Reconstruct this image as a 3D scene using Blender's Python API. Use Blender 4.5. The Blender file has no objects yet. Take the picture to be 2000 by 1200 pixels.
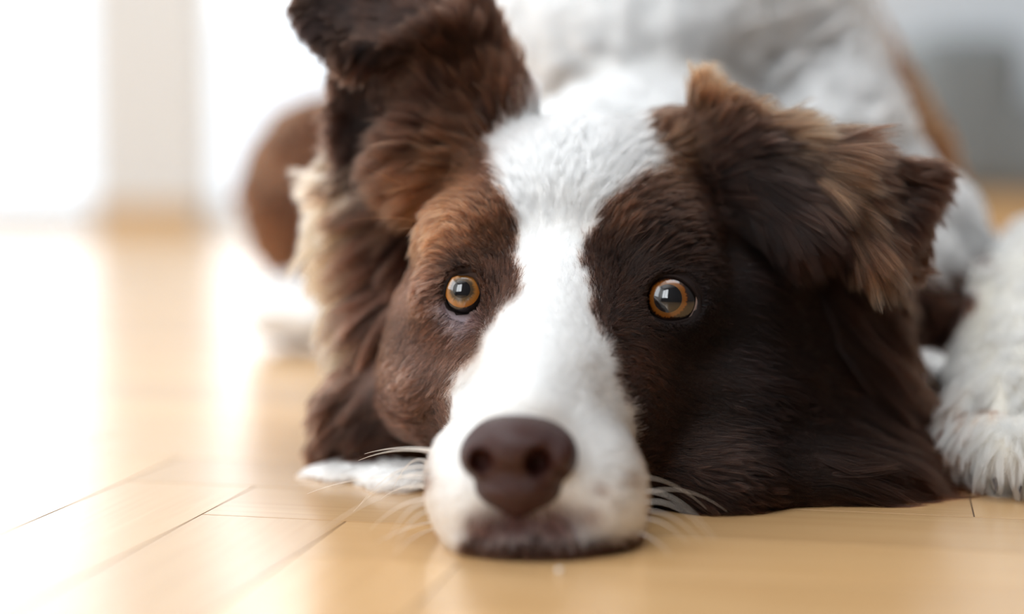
import bpy, bmesh, math, random
import numpy as np
from mathutils import Vector, Matrix
from mathutils.kdtree import KDTree

RNG = np.random.default_rng(7)
random.seed(7)
C = bpy.context.scene.collection
S = 0.01                       # work in centimetres, link in metres

# ------------------------------------------------------------------ camera
F_PX, CAM_H = 3400.0, 11.25
PITCH = math.atan(300.0 / F_PX)
AX = np.array([1.0, 0, 0]); AU = np.array([0, math.sin(PITCH), math.cos(PITCH)])
AF = np.array([0, math.cos(PITCH), -math.sin(PITCH)]); CAM = np.array([0, 0, CAM_H])
cam_d = bpy.data.cameras.new('camera'); cam = bpy.data.objects.new('camera', cam_d); C.objects.link(cam)
cam.location = tuple(CAM * S); cam.rotation_euler = (math.pi / 2 - PITCH, 0, 0)
cam_d.sensor_width = 36.0; cam_d.lens = F_PX * 36 / 2000; cam_d.clip_start = 0.01
cam_d.dof.use_dof = True; cam_d.dof.focus_distance = 54.6 * S; cam_d.dof.aperture_fstop = cam_d.lens / 22.5
cam_d.dof.aperture_blades = 0
bpy.context.scene.camera = cam

def at(u, v, d):
    """pixel of the 2000x1200 frame plus depth (cm) -> world point (cm)"""
    return CAM + AX * ((u - 1000) / F_PX * d) + AU * ((600 - v) / F_PX * d) + AF * d
def proj(P):
    q = P - CAM; d = q @ AF
    return 1000 + F_PX * (q @ AX) / d, 600 - F_PX * (q @ AU) / d, d

# ------------------------------------------------------------------ light
sc = bpy.context.scene
sc.view_settings.view_transform = 'Standard'; sc.view_settings.look = 'None'
sc.view_settings.gamma = 1; sc.view_settings.use_curve_mapping = False
sc.view_settings.exposure = 0.03
w = bpy.data.worlds.new('sky'); sc.world = w; w.use_nodes = True
w.node_tree.nodes['Background'].inputs[0].default_value = (0.86, 0.93, 1, 1)
w.node_tree.nodes['Background'].inputs[1].default_value = 1.6
def area(name, loc, rot, sx, sy, L, col=(1, 1, 1)):
    ld = bpy.data.lights.new(name, 'AREA'); ld.shape = 'RECTANGLE'; ld.size = sx * S; ld.size_y = sy * S
    ld.energy = L * math.pi * sx * sy * S * S; ld.color = col
    o = bpy.data.objects.new(name, ld); C.objects.link(o); o.location = [c * S for c in loc]; o.rotation_euler = rot
    return o
H = math.pi / 2
BACK_Y, LEFT_X, RIGHT_X, FRONT_Y, CEIL = 255.0, -170.0, 190.0, -160.0, 250.0
WIN1, WIN2, WIN3 = (-160, -60.5), (-45.5, 46), (-90, 130)     # x spans of the two back windows, y span of the left one
area('daylight_back_left', ((WIN1[0] + WIN1[1]) / 2, BACK_Y + 14, 110), (-H, 0, 0), WIN1[1] - WIN1[0], 216, 1.2, (.95, .98, 1))
area('daylight_back_middle', ((WIN2[0] + WIN2[1]) / 2, BACK_Y + 14, 110), (-H, 0, 0), WIN2[1] - WIN2[0], 216, 1.2, (.97, 1, 1))
area('daylight_left', (LEFT_X - 14, (WIN3[0] + WIN3[1]) / 2, 139), (0, -H, 0), 158, WIN3[1] - WIN3[0], 4.0, (.93, .97, 1))  # unseen left window, set to match the light on the dog

ADDED_WIN = (-165, -62)  # made-up front window behind the camera, added to brighten neck and face
area('added_front_light', ((ADDED_WIN[0] + ADDED_WIN[1]) / 2, FRONT_Y - 14, 139), (H, 0, 0), ADDED_WIN[1] - ADDED_WIN[0], 158, 7.0, (.95, .98, 1))  # added fill through the made-up front window
ADDED_ROOF = (-70, 110, -50, 170)      # made-up roof window, out of view, added for light from above
area('added_roof_light', ((ADDED_ROOF[0] + ADDED_ROOF[1]) / 2, (ADDED_ROOF[2] + ADDED_ROOF[3]) / 2, CEIL + 14), (0, 0, 0), ADDED_ROOF[1] - ADDED_ROOF[0], ADDED_ROOF[3] - ADDED_ROOF[2], 3.0, (.95, .98, 1))  # added top light over the made-up roof opening

# ------------------------------------------------------------------ materials
def mat(name, col=(.8, .8, .8), rough=.5, spec=.5, coat=0, **k):
    m = bpy.data.materials.new(name); m.use_nodes = True
    b = m.node_tree.nodes['Principled BSDF']
    b.inputs['Base Color'].default_value = (*col, 1); b.inputs['Roughness'].default_value = rough
    b.inputs['Specular IOR Level'].default_value = spec; b.inputs['Coat Weight'].default_value = coat
    b.inputs['Coat Roughness'].default_value = .02
    for kk, vv in k.items(): b.inputs[kk.replace('_', ' ')].default_value = vv
    return m
def nd(m, t, **k):
    n = m.node_tree.nodes.new(t)
    for a, b in k.items(): setattr(n, a, b)
    return n
def ln(m, a, b): m.node_tree.links.new(a, b)

m_wall = mat('white_plaster', (.74, .74, .73), .9, .2)
m_ceil = mat('ceiling_paint', (.80, .80, .80), .9, .2)
m_grey = mat('grey_plaster', (.66, .69, .72), .9, .2)
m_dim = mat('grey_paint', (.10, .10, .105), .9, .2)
for m in (m_wall, m_grey):
    t = nd(m, 'ShaderNodeTexNoise'); t.inputs['Scale'].default_value = 60
    b = nd(m, 'ShaderNodeBump'); b.inputs['Strength'].default_value = .08; b.inputs['Distance'].default_value = .002
    ln(m, t.outputs[0], b.inputs['Height']); ln(m, b.outputs[0], m.node_tree.nodes['Principled BSDF'].inputs['Normal'])
m_frame = mat('white_lacquer', (.82, .82, .82), .35)
m_skirt = mat('oak_skirting', (.62, .40, .20), .4)
m_glass = bpy.data.materials.new('window_glass'); m_glass.use_nodes = True
nt = m_glass.node_tree; nt.nodes.clear()
o_ = nt.nodes.new('ShaderNodeOutputMaterial'); mx = nt.nodes.new('ShaderNodeMixShader'); tr = nt.nodes.new('ShaderNodeBsdfTransparent'); gl = nt.nodes.new('ShaderNodeBsdfGlossy')
gl.inputs['Roughness'].default_value = .02; mx.inputs[0].default_value = .06
nt.links.new(tr.outputs[0], mx.inputs[1]); nt.links.new(gl.outputs[0], mx.inputs[2]); nt.links.new(mx.outputs[0], o_.inputs[0])

def wood_mat(name, along_x):
    m = mat(name, (.6, .35, .15), .4, .5, .7)
    p = m.node_tree.nodes['Principled BSDF']
    tc = nd(m, 'ShaderNodeTexCoord'); mp = nd(m, 'ShaderNodeMapping')
    mp.inputs['Scale'].default_value = (3, 60, 3)
    oi = nd(m, 'ShaderNodeObjectInfo')
    add = nd(m, 'ShaderNodeVectorMath', operation='ADD'); sc_ = nd(m, 'ShaderNodeVectorMath', operation='SCALE'); sc_.inputs['Scale'].default_value = 37
    cmb = nd(m, 'ShaderNodeCombineXYZ'); ln(m, oi.outputs['Random'], cmb.inputs[0]); ln(m, oi.outputs['Random'], cmb.inputs[2])
    ln(m, cmb.outputs[0], sc_.inputs[0]); ln(m, tc.outputs['Object'], add.inputs[0]); ln(m, sc_.outputs[0], add.inputs[1])
    ln(m, add.outputs[0], mp.inputs[0])
    n1 = nd(m, 'ShaderNodeTexNoise'); n1.inputs['Scale'].default_value = 4; n1.inputs['Detail'].default_value = 6; n1.inputs['Distortion'].default_value = .6
    ln(m, mp.outputs[0], n1.inputs['Vector'])
    r = nd(m, 'ShaderNodeValToRGB'); r.color_ramp.elements[0].position = .25; r.color_ramp.elements[1].position = .8
    r.color_ramp.elements[0].color = (.57, .33, .14, 1); r.color_ramp.elements[1].color = (.67, .42, .20, 1)
    ln(m, n1.outputs[0], r.inputs[0])
    hs = nd(m, 'ShaderNodeHueSaturation'); mr = nd(m, 'ShaderNodeMapRange'); mr.inputs['To Min'].default_value = .88; mr.inputs['To Max'].default_value = 1.12
    ln(m, oi.outputs['Random'], mr.inputs[0]); ln(m, mr.outputs[0], hs.inputs['Value']); ln(m, r.outputs[0], hs.inputs['Color']); ln(m, hs.outputs[0], p.inputs['Base Color'])
    n2 = nd(m, 'ShaderNodeTexNoise'); n2.inputs['Scale'].default_value = 14; n2.inputs['Detail'].default_value = 3
    ln(m, tc.outputs['Object'], n2.inputs['Vector'])
    m2 = nd(m, 'ShaderNodeMapRange'); m2.inputs['To Min'].default_value = .26; m2.inputs['To Max'].default_value = .38; p.inputs['Coat Roughness'].default_value = .2
    ln(m, n2.outputs[0], m2.inputs[0]); ln(m, m2.outputs[0], p.inputs['Roughness'])
    b = nd(m, 'ShaderNodeBump'); b.inputs['Strength'].default_value = .05; b.inputs['Distance'].default_value = .0005
    ln(m, n1.outputs[0], b.inputs['Height']); ln(m, b.outputs[0], p.inputs['Normal'])
    return m
m_wood = wood_mat('lacquered_parquet', True)
m_joint = mat('dark_joint', (.10, .055, .025), .8)

# ------------------------------------------------------------------ mesh helpers
def link(name, data, parent=None):
    o = bpy.data.objects.new(name, data); C.objects.link(o)
    if parent: o.parent = parent
    return o
def mesh_from(name, verts, faces, m, parent=None, smooth=True, cm=True):
    me = bpy.data.meshes.new(name)
    v = np.asarray(verts, dtype=float) * (S if cm else 1)
    me.from_pydata([tuple(x) for x in v], [], [tuple(int(i) for i in f) for f in faces])
    me.update(); me.materials.append(m)
    if smooth: me.polygons.foreach_set('use_smooth', [True] * len(me.polygons))
    return link(name, me, parent)
def box_geo(x0, x1, y0, y1, z0, z1):
    v = [(x, y, z) for x in (x0, x1) for y in (y0, y1) for z in (z0, z1)]
    f = [(0, 1, 3, 2), (4, 6, 7, 5), (0, 4, 5, 1), (2, 3, 7, 6), (0, 2, 6, 4), (1, 5, 7, 3)]
    return v, f
def boxes(name, bl, m, parent=None, kind=None):
    V, Fc = [], []
    for b in bl:
        v, f = box_geo(*b); k = len(V); V += v; Fc += [tuple(i + k for i in q) for q in f]
    o = mesh_from(name, V, Fc, m, parent, smooth=False)
    if kind: o['kind'] = kind
    return o

# ------------------------------------------------------------------ room shell
T = 12
boxes('wall_back', [(LEFT_X - T, WIN1[0], BACK_Y, BACK_Y + T, 0, CEIL), (WIN1[0], WIN1[1], BACK_Y, BACK_Y + T, 218, CEIL),
                    (WIN1[1], WIN2[0], BACK_Y, BACK_Y + T, 0, CEIL), (WIN2[0], WIN2[1], BACK_Y, BACK_Y + T, 218, CEIL),
                    (WIN1[0], WIN1[1], BACK_Y, BACK_Y + T, 0, 2), (WIN2[0], WIN2[1], BACK_Y, BACK_Y + T, 0, 2)], m_wall, kind='structure')
boxes('wall_partition', [(WIN2[1], RIGHT_X, BACK_Y, BACK_Y + T, 0, CEIL)], m_grey, kind='structure').name = 'wall_back_right'
boxes('wall_left', [(LEFT_X - T, LEFT_X, FRONT_Y, WIN3[0], 0, CEIL), (LEFT_X - T, LEFT_X, WIN3[1], BACK_Y, 0, CEIL),
                    (LEFT_X - T, LEFT_X, WIN3[0], WIN3[1], 218, CEIL), (LEFT_X - T, LEFT_X, WIN3[0], WIN3[1], 0, 60)], m_wall, kind='structure')
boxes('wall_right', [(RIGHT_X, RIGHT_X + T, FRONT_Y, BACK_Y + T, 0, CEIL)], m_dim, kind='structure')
boxes('wall_front', [(LEFT_X - T, ADDED_WIN[0], FRONT_Y - T, FRONT_Y, 0, CEIL), (ADDED_WIN[1], RIGHT_X + T, FRONT_Y - T, FRONT_Y, 0, CEIL), (ADDED_WIN[0], ADDED_WIN[1], FRONT_Y - T, FRONT_Y, 218, CEIL), (ADDED_WIN[0], ADDED_WIN[1], FRONT_Y - T, FRONT_Y, 0, 60)], m_dim, kind='structure')
boxes('ceiling', [(LEFT_X - T, ADDED_ROOF[0], FRONT_Y - T, BACK_Y + T, CEIL, CEIL + 8), (ADDED_ROOF[1], RIGHT_X + T, FRONT_Y - T, BACK_Y + T, CEIL, CEIL + 8),
                  (ADDED_ROOF[0], ADDED_ROOF[1], FRONT_Y - T, ADDED_ROOF[2], CEIL, CEIL + 8), (ADDED_ROOF[0], ADDED_ROOF[1], ADDED_ROOF[3], BACK_Y + T, CEIL, CEIL + 8)], m_ceil, kind='structure')
w4 = link('added_roof_window', None); w4['kind'] = 'structure'  # unseen roof window, added to let in the top light
boxes('window_frame', [(ADDED_ROOF[0], ADDED_ROOF[0] + 3, ADDED_ROOF[2], ADDED_ROOF[3], CEIL + 2, CEIL + 6), (ADDED_ROOF[1] - 3, ADDED_ROOF[1], ADDED_ROOF[2], ADDED_ROOF[3], CEIL + 2, CEIL + 6), (ADDED_ROOF[0], ADDED_ROOF[1], ADDED_ROOF[2], ADDED_ROOF[2] + 3, CEIL + 2, CEIL + 6),
                       (ADDED_ROOF[0], ADDED_ROOF[1], ADDED_ROOF[3] - 3, ADDED_ROOF[3], CEIL + 2, CEIL + 6)], m_frame, w4)
boxes('pane', [(ADDED_ROOF[0] + 3, ADDED_ROOF[1] - 3, ADDED_ROOF[2] + 3, ADDED_ROOF[3] - 3, CEIL + 4, CEIL + 4.6)], m_glass, w4)
boxes('baseboard_back', [(WIN1[1], WIN2[0], BACK_Y - 1.5, BACK_Y - .002, 0, 4)], m_skirt, kind='structure')
boxes('baseboard_back_right', [(WIN2[1], RIGHT_X, BACK_Y - 1.5, BACK_Y - .002, 0, 5)], m_skirt, kind='structure')
def window(name, a, b, axis, Y0=None, z=2):
    Y0 = BACK_Y if Y0 is None else Y0
    o = link(name, None); o['kind'] = 'structure'; fr, gz = [], []
    mid = (a + b) / 2
    spans = [(a, a + 1.6, z, 218), (b - 1.6, b, z, 218), (mid - 2, mid + 2, z, 218), (a, b, z, z + 2), (a, b, 216, 218)]
    for (p, q, z0, z1) in spans:
        fr.append((p, q, Y0 + 3, Y0 + 8, z0, z1) if axis == 'x' else (LEFT_X - 8, LEFT_X - 3, p, q, z0, z1))
    boxes('window_frame', fr, m_frame, o)
    for (p, q) in ((a + 1.6, mid - 2), (mid + 2, b - 1.6)):
        boxes('pane', [(p, q, Y0 + 5, Y0 + 5.6, z + 2, 216) if axis == 'x' else (LEFT_X - 5.6, LEFT_X - 5, p, q, z + 2, 216)], m_glass, o)
    return o
window('window_1', *WIN1, 'x'); window('window_2', *WIN2, 'x'); window('window_3', *WIN3, 'y', None, 60); window('added_front_window', *ADDED_WIN, 'x', FRONT_Y - 11, 60)  # the front one is added for its light; the back two are in view

# ------------------------------------------------------------------ herringbone parquet floor
fl = boxes('floor', [(LEFT_X - T, RIGHT_X + T, FRONT_Y - T, BACK_Y + T, -4, -.02)], m_joint, kind='structure')
PW, NP = 4.72, 6
PO = np.array([-6.09, 48.05]); ang = math.radians(-12.2)
pa = np.array([math.cos(ang), math.sin(ang)]); pb = np.array([-math.sin(ang), math.cos(ang)])
def plank_geo(L, W, gap=.026, bev=.003, top=0.0, bot=-.3):
    x1, y1 = L / 2 - gap, W / 2 - gap
    v = []
    for (ins, z) in ((0, bot), (0, top - bev), (bev, top)):
        v += [(-x1 + ins, -y1 + ins, z), (x1 - ins, -y1 + ins, z), (x1 - ins, y1 - ins, z), (-x1 + ins, y1 - ins, z)]
    f = [(8, 9, 10, 11)]
    for r in (0, 4):
        for i in range(4): f.append((r + i, r + (i + 1) % 4, r + 4 + (i + 1) % 4, r + 4 + i))
    return v, f
pv, pf = plank_geo(NP * PW, PW)
plank_me = bpy.data.meshes.new('plank'); plank_me.from_pydata([tuple(c * S for c in p) for p in pv], [], pf); plank_me.update(); plank_me.materials.append(m_wood)
planks = []
R_ = 90
for i in range(-R_, R_):
    for j in range(-R_, R_):
        s = (i + j) % (2 * NP)
        if s == 0: planks.append((i + NP / 2, j + .5, 0))
        elif s == NP: planks.append((i + .5, j + NP / 2, 1))
vis, rest = [], []
for (ci, cj, k) in planks:
    c = PO + pa * ci * PW + pb * cj * PW
    if not (LEFT_X < c[0] < RIGHT_X and FRONT_Y < c[1] < BACK_Y - 12): 
        if not (LEFT_X - 16 < c[0] < RIGHT_X + 16 and FRONT_Y - 16 < c[1] < BACK_Y + 16): continue
    d = c[1]; u = 1000 + F_PX * c[0] / max(d, 1)
    mar = F_PX * 15 / max(d, 1)
    if d > 25 and -mar < u < 2000 + mar and d < 200 and abs(c[0]) < 170: vis.append((d, c, k))
    else: rest.append((c, k))
vis.sort(key=lambda t: t[0])
rest += [(c, k) for (_, c, k) in vis[290:]]
for (_, c, k) in vis[:290]:
    o = bpy.data.objects.new('plank', plank_me); C.objects.link(o); o.parent = fl
    o.location = (c[0] * S, c[1] * S, random.uniform(-.00002, .00002)); o.rotation_euler = (random.uniform(-.0004, .0004), random.uniform(-.0001, .0001), ang + (H if k else 0))
V, Fc = [], []
for (c, k) in rest:
    a = ang + (H if k else 0); ca, sa = math.cos(a), math.sin(a); n0 = len(V)
    for p in pv:
        x = c[0] + p[0] * ca - p[1] * sa; y = c[1] + p[0] * sa + p[1] * ca
        V.append((min(max(x, LEFT_X), RIGHT_X), min(max(y, FRONT_Y), BACK_Y), p[2]))
    Fc += [tuple(q + n0 for q in f) for f in pf]
o = mesh_from('plank_field', V, Fc, m_wood, fl, smooth=False); o['kind'] = 'stuff'

# ------------------------------------------------------------------ the dog: implicit surface
# tags: 0 head 1 muzzle 2 ear on the left 3 ear on the right 4 left ruff 5 right ruff/cheek 6 white neck 7 back 8 haunch 9 foot 10 foreleg 11 tucked paw
def rng(a, b, h): return np.arange(a, b, h)
def axis_(lo, a, b, hi, fine, coarse): return np.concatenate([rng(lo, a, coarse), rng(a, b, fine), rng(b, hi, coarse)])
GX = axis_(-26, -9.5, 17, 36, .17, .5); GY = axis_(40, 45, 70, 135, .17, .6); GZ = axis_(-.6, -.6, 19.5, 34, .17, .5)
FLD = np.full((len(GX), len(GY), len(GZ)), 9.0, np.float32); RAW = FLD.copy(); TAG = np.zeros(FLD.shape, np.int8)
def sub(c, ext):
    ix = [slice(max(0, np.searchsorted(g, c[i] - ext) - 1), np.searchsorted(g, c[i] + ext) + 1) for i, g in enumerate((GX, GY, GZ))]
    X, Y, Z = np.meshgrid(GX[ix[0]], GY[ix[1]], GZ[ix[2]], indexing='ij', sparse=True)
    return tuple(ix), X.astype(np.float32), Y.astype(np.float32), Z.astype(np.float32)
def put(ix, d, tag, k):
    a = FLD[ix]; h = np.clip(.5 + .5 * (a - d) / k, 0, 1)
    FLD[ix] = a * (1 - h) + d * h - k * h * (1 - h)
    r = RAW[ix]; m = d < r; r[m] = d[m]; TAG[ix][m] = tag
def cut(ix, d, k=.15):
    a = FLD[ix]; d = -d; h = np.clip(.5 - .5 * (a - d) / k, 0, 1)
    FLD[ix] = a * (1 - h) + d * h + k * h * (1 - h)
def ell_d(X, Y, Z, c, r, axes):
    dx, dy, dz = X - c[0], Y - c[1], Z - c[2]
    q = [(dx * a[0] + dy * a[1] + dz * a[2]) for a in axes]
    k0 = np.sqrt(sum((qi / ri) ** 2 for qi, ri in zip(q, r))); k1 = np.sqrt(sum((qi / ri ** 2) ** 2 for qi, ri in zip(q, r))) + 1e-6
    return k0 * (k0 - 1) / k1
def axes_rot(roll=0, yaw=0):
    """camera-aligned axes (right, up, depth) rolled clockwise in the picture, then yawed about up"""
    cr, sr = math.cos(roll), math.sin(roll); a = AX * cr - AU * sr; b = AX * sr + AU * cr
    cy, sy = math.cos(yaw), math.sin(yaw)
    return (a * cy + AF * sy, b, AF * cy - a * sy)
def ell(u, v, d, r, tag, k=.8, roll=0, yaw=0, op='add'):
    c = at(u, v, d); ix, X, Y, Z = sub(c, max(r) + k + .8)
    D = ell_d(X, Y, Z, c, r, axes_rot(math.radians(roll), math.radians(yaw)))
    if op == 'add': put(ix, D.astype(np.float32), tag, k)
    else: cut(ix, D, k)
def cone(A, B, ra, rb, tag, k=.8, op='add', flat=None):
    a, b = at(*A), at(*B); ab = b - a; L2 = ab @ ab; mid = (a + b) / 2
    ix, X, Y, Z = sub(mid, math.sqrt(L2) / 2 + max(ra, rb) + k + .8)
    dx, dy, dz = X - a[0], Y - a[1], Z - a[2]
    t = np.clip((dx * ab[0] + dy * ab[1] + dz * ab[2]) / L2, 0, 1)
    D = np.sqrt((dx - t * ab[0]) ** 2 + (dy - t * ab[1]) ** 2 + (dz - t * ab[2]) ** 2) - (ra + (rb - ra) * t)
    if op == 'add': put(ix, D.astype(np.float32), tag, k)
    else: cut(ix, D, k)
def tri(A, B, Cc, th, tag, k=.5):
    a, b, c = at(*A), at(*B), at(*Cc); mid = (a + b + c) / 3
    ix, X, Y, Z = sub(mid, max(np.linalg.norm(q - mid) for q in (a, b, c)) + th + k + .5)
    X, Y, Z = np.broadcast_arrays(X, Y, Z); P = np.stack([X, Y, Z], -1)
    n = np.cross(b - a, a - c)
    def seg(p, e):
        t = np.clip((p @ e) / (e @ e), 0, 1)[..., None]; q = p - e * t; return (q * q).sum(-1)
    pa_, pb_, pc_ = P - a, P - b, P - c; ba, cb, ac = b - a, c - b, a - c
    ins = (np.sign(pa_ @ np.cross(ba, n)) + np.sign(pb_ @ np.cross(cb, n)) + np.sign(pc_ @ np.cross(ac, n))) >= 2
    D = np.sqrt(np.where(ins, (pa_ @ n) ** 2 / (n @ n), np.minimum(np.minimum(seg(pa_, ba), seg(pb_, cb)), seg(pc_, ac)))) - th
    put(ix, D.astype(np.float32), tag, k)

# body behind the head
ell(1345, 230, 98, (11.3, 12, 15), 7, 2); ell(1490, 400, 94, (10.4, 9, 12), 7, 3)                # rib cage under the brown saddle
ell(1120, 300, 112, (10.5, 9.5, 13), 7, 3)              # loin
ell(850, 360, 117, (9, 8, 8), 7, 3)                     # croup
ell(655, 385, 108, (5.6, 6.2, 7), 8, 1.5)               # haunch
ell(575, 600, 103, (2.6, 1.9, 4.5), 9, .8)              # hind foot
ell(540, 618, 100, (1.7, 1.4, 1.6), 9, .6); ell(610, 622, 99.5, (1.7, 1.4, 1.6), 9, .6)
ell(1290, 140, 87, (10.0, 9.8, 15), 6, 2.5)             # white shoulders and neck
ell(1550, 350, 80, (5.2, 6.5, 8), 6, 2)
ell(1250, 400, 71, (5.5, 5.0, 6), 6, 2)
ell(1500, 620, 72, (8.5, 5.5, 7), 6, 2)                 # chest
# head
ell(1165, 500, 63, (5.2, 4.9, 6.3), 0, 1.2)
ell(1120, 440, 59.5, (3.9, 3.4, 3.2), 0, 1.2)           # forehead
ell(935, 468, 58, (1.9, 1.6, 2.2), 0, 1.0)              # brows
ell(1270, 475, 58, (2.1, 1.7, 2.2), 0, 1.0)
ell(890, 600, 60, (1.7, 2.4, 3.0), 0, 1.2)              # cheekbones
ell(1400, 610, 60, (2.7, 2.6, 3.6), 0, 1.2)
ell(880, 720, 60, (2.4, 2.8, 4.2), 0, 1.4)              # jaw
ell(1390, 800, 60, (4.3, 3.9, 4.4), 0, 1.4)
ell(1110, 790, 58, (4.2, 4.4, 5), 0, 1.5)
cone((1088, 560, 57.2), (1022, 815, 49.3), 1.9, 1.15, 1, 1.0)   # bridge of the nose
ell(1060, 800, 54.5, (2.9, 2.5, 4.0), 1, 1.3)
ell(1042, 925, 51.2, (2.85, 2.35, 3.1), 1, 1.0)         # muzzle
ell(935, 960, 50.6, (1.35, 1.9, 2.3), 1, .8)            # flews
ell(1165, 975, 50.9, (1.45, 1.9, 2.4), 1, .8)
ell(1040, 1055, 49.6, (2.3, .75, 1.6), 1, .5)           # chin on the floor
# ruffs
ell(775, 470, 66, (2.4, 4.0, 4.0), 4, 1.2, roll=-6)
ell(765, 620, 65, (1.7, 2.2, 3.2), 4, 1.0)
ell(745, 800, 63.6, (1.9, 2.2, 3.0), 4, 1.0)
ell(690, 860, 64.5, (1.2, 1.2, 2.4), 4, .8)
ell(1500, 560, 64.5, (4.2, 4.2, 5.5), 5, 1.5)
ell(1540, 760, 63.5, (4.0, 4.4, 5), 5, 1.5)
ell(1500, 900, 59.8, (4.6, 2.7, 3.2), 5, 1.2)
ell(1660, 915, 61.2, (2.6, 1.6, 3), 5, 1.2)
ell(1390, 940, 57.6, (2.8, 2.2, 3.4), 0, 1); ell(1560, 935, 58.4, (3.2, 1.8, 3.0), 5, 1); ell(1750, 935, 61, (1.8, 1.1, 2.4), 5, .8)
# forelegs
cone((2085, 570, 77), (2010, 660, 69), 3.6, 2.9, 10, 1.2); ell(1750, 475, 76, (3.6, 3.4, 4), 6, 1.5)
cone((2010, 660, 69), (1978, 840, 60.6), 2.8, 2.25, 10, 1.5)
for (u, v, d) in ((1902, 880, 59.4), (1946, 890, 58.2), (1995, 890, 58.0), (2044, 882, 59)):
    ell(u, v, d, (.78, 1.1, 1.7), 10, .45)
ell(1974, 875, 60.6, (2.2, 1.5, 2.6), 10, 1.6)
ell(690, 925, 61.6, (1.8, .45, 2.0), 11, .5); ell(790, 940, 59.6, (1.5, .6, 1.8), 11, .5)
ell(1768, 716, 67, (1.6, .8, 2.5), 11, .5)
# ears
tri((1000, 235, 61), (705, 345, 63.8), (800, -50, 63.5), .45, 2, .6)
tri((1000, 235, 61), (930, 40, 61.2), (800, -50, 63.5), .5, 2, .6)
tri((690, 340, 63.6), (665, 140, 63.6), (800, -50, 63.5), .3, 2, .4)
tri((800, -50, 63.5), (900, 70, 60), (700, 110, 60), .45, 2, .5)
tri((800, -50, 63.5), (615, 20, 61.2), (700, 110, 60), .45, 2, .5)
tri((800, -50, 63.5), (650, -60, 63), (615, 20, 61.2), .45, 2, .5)
tri((615, 20, 61.2), (625, 70, 60.5), (700, 110, 60), .38, 2, .5)
tri((880, 110, 60.4), (1000, 235, 60.2), (850, 340, 60.2), .5, 2, 1.3)
ell(865, 325, 61.4, (2.0, 1.9, 2.4), 2, 1.4)
ell(1330, 295, 61.0, (1.7, 1.2, 2), 0, 1.2)
tri((1385, 215, 59.8), (1640, 315, 57.8), (1560, 440, 57.4), .5, 3, .6)
tri((1385, 215, 59.8), (1560, 440, 57.4), (1440, 420, 58.6), .5, 3, .8)
tri((1640, 315, 57.8), (1705, 480, 56.8), (1560, 440, 57.4), .42, 3, .5)
tri((1640, 315, 57.8), (1795, 355, 59.3), (1705, 480, 56.8), .45, 3, .5)
tri((1795, 355, 59.3), (1775, 480, 59.0), (1705, 480, 56.8), .42, 3, .5)
tri((1385, 215, 61), (1640, 315, 60), (1500, 420, 62.5), .5, 3, .8)
# eyes
EYES = {'left': dict(c=(911, 576, 56.35), r=1.08, iris=(902, 566), ir=.56, pr=.28,
        poly=[(871, 588), (872, 564), (882, 543), (898, 532), (917, 537), (931, 554), (938, 577), (938, 598), (928, 609), (912, 615), (896, 613), (880, 605)]),
        'right': dict(c=(1311, 587, 56.3), r=1.12, iris=(1304, 583), ir=.66, pr=.45,
        poly=[(1259, 592), (1262, 567), (1276, 549), (1300, 541), (1328, 546), (1350, 563), (1363, 586), (1362, 606), (1348, 620), (1318, 628), (1290, 625), (1268, 611)])}
for e in EYES.values():
    e['C'] = at(*e['c']); P = np.array(e['poly'], float); e['pc'] = P.mean(0); e['hw'] = np.ptp(P, axis=0) / 2
    ell(e['c'][0], e['c'][1], e['c'][2] + .1, (1.45, 1.4, 1.2), 0, 1.3)        # orbit
for e in EYES.values():
    uc, vc = e['pc']; px = F_PX / 55.5
    cone((uc, vc, 56.3), (uc, vc, 50), e['hw'].mean() / px * .98, e['hw'].mean() / px * 1.0, 0, .12, op='cut')
    ell(e['c'][0], e['c'][1], e['c'][2], (e['r'] + .0,) * 3, 0, .05, op='cut')
# mouth line, a shallow groove
for a, b in (((1002, 1010, 47.9), (1002, 1042, 47.9)), ((1002, 1042, 47.9), (925, 1062, 48.4)), ((1002, 1042, 47.9), (1100, 1062, 48.6))):
    cone(a, b, .13, .13, 1, .12, op='cut')
# rest on the floor
FLD = np.maximum(FLD, (.08 - GZ)[None, None, :].astype(np.float32))

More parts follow.
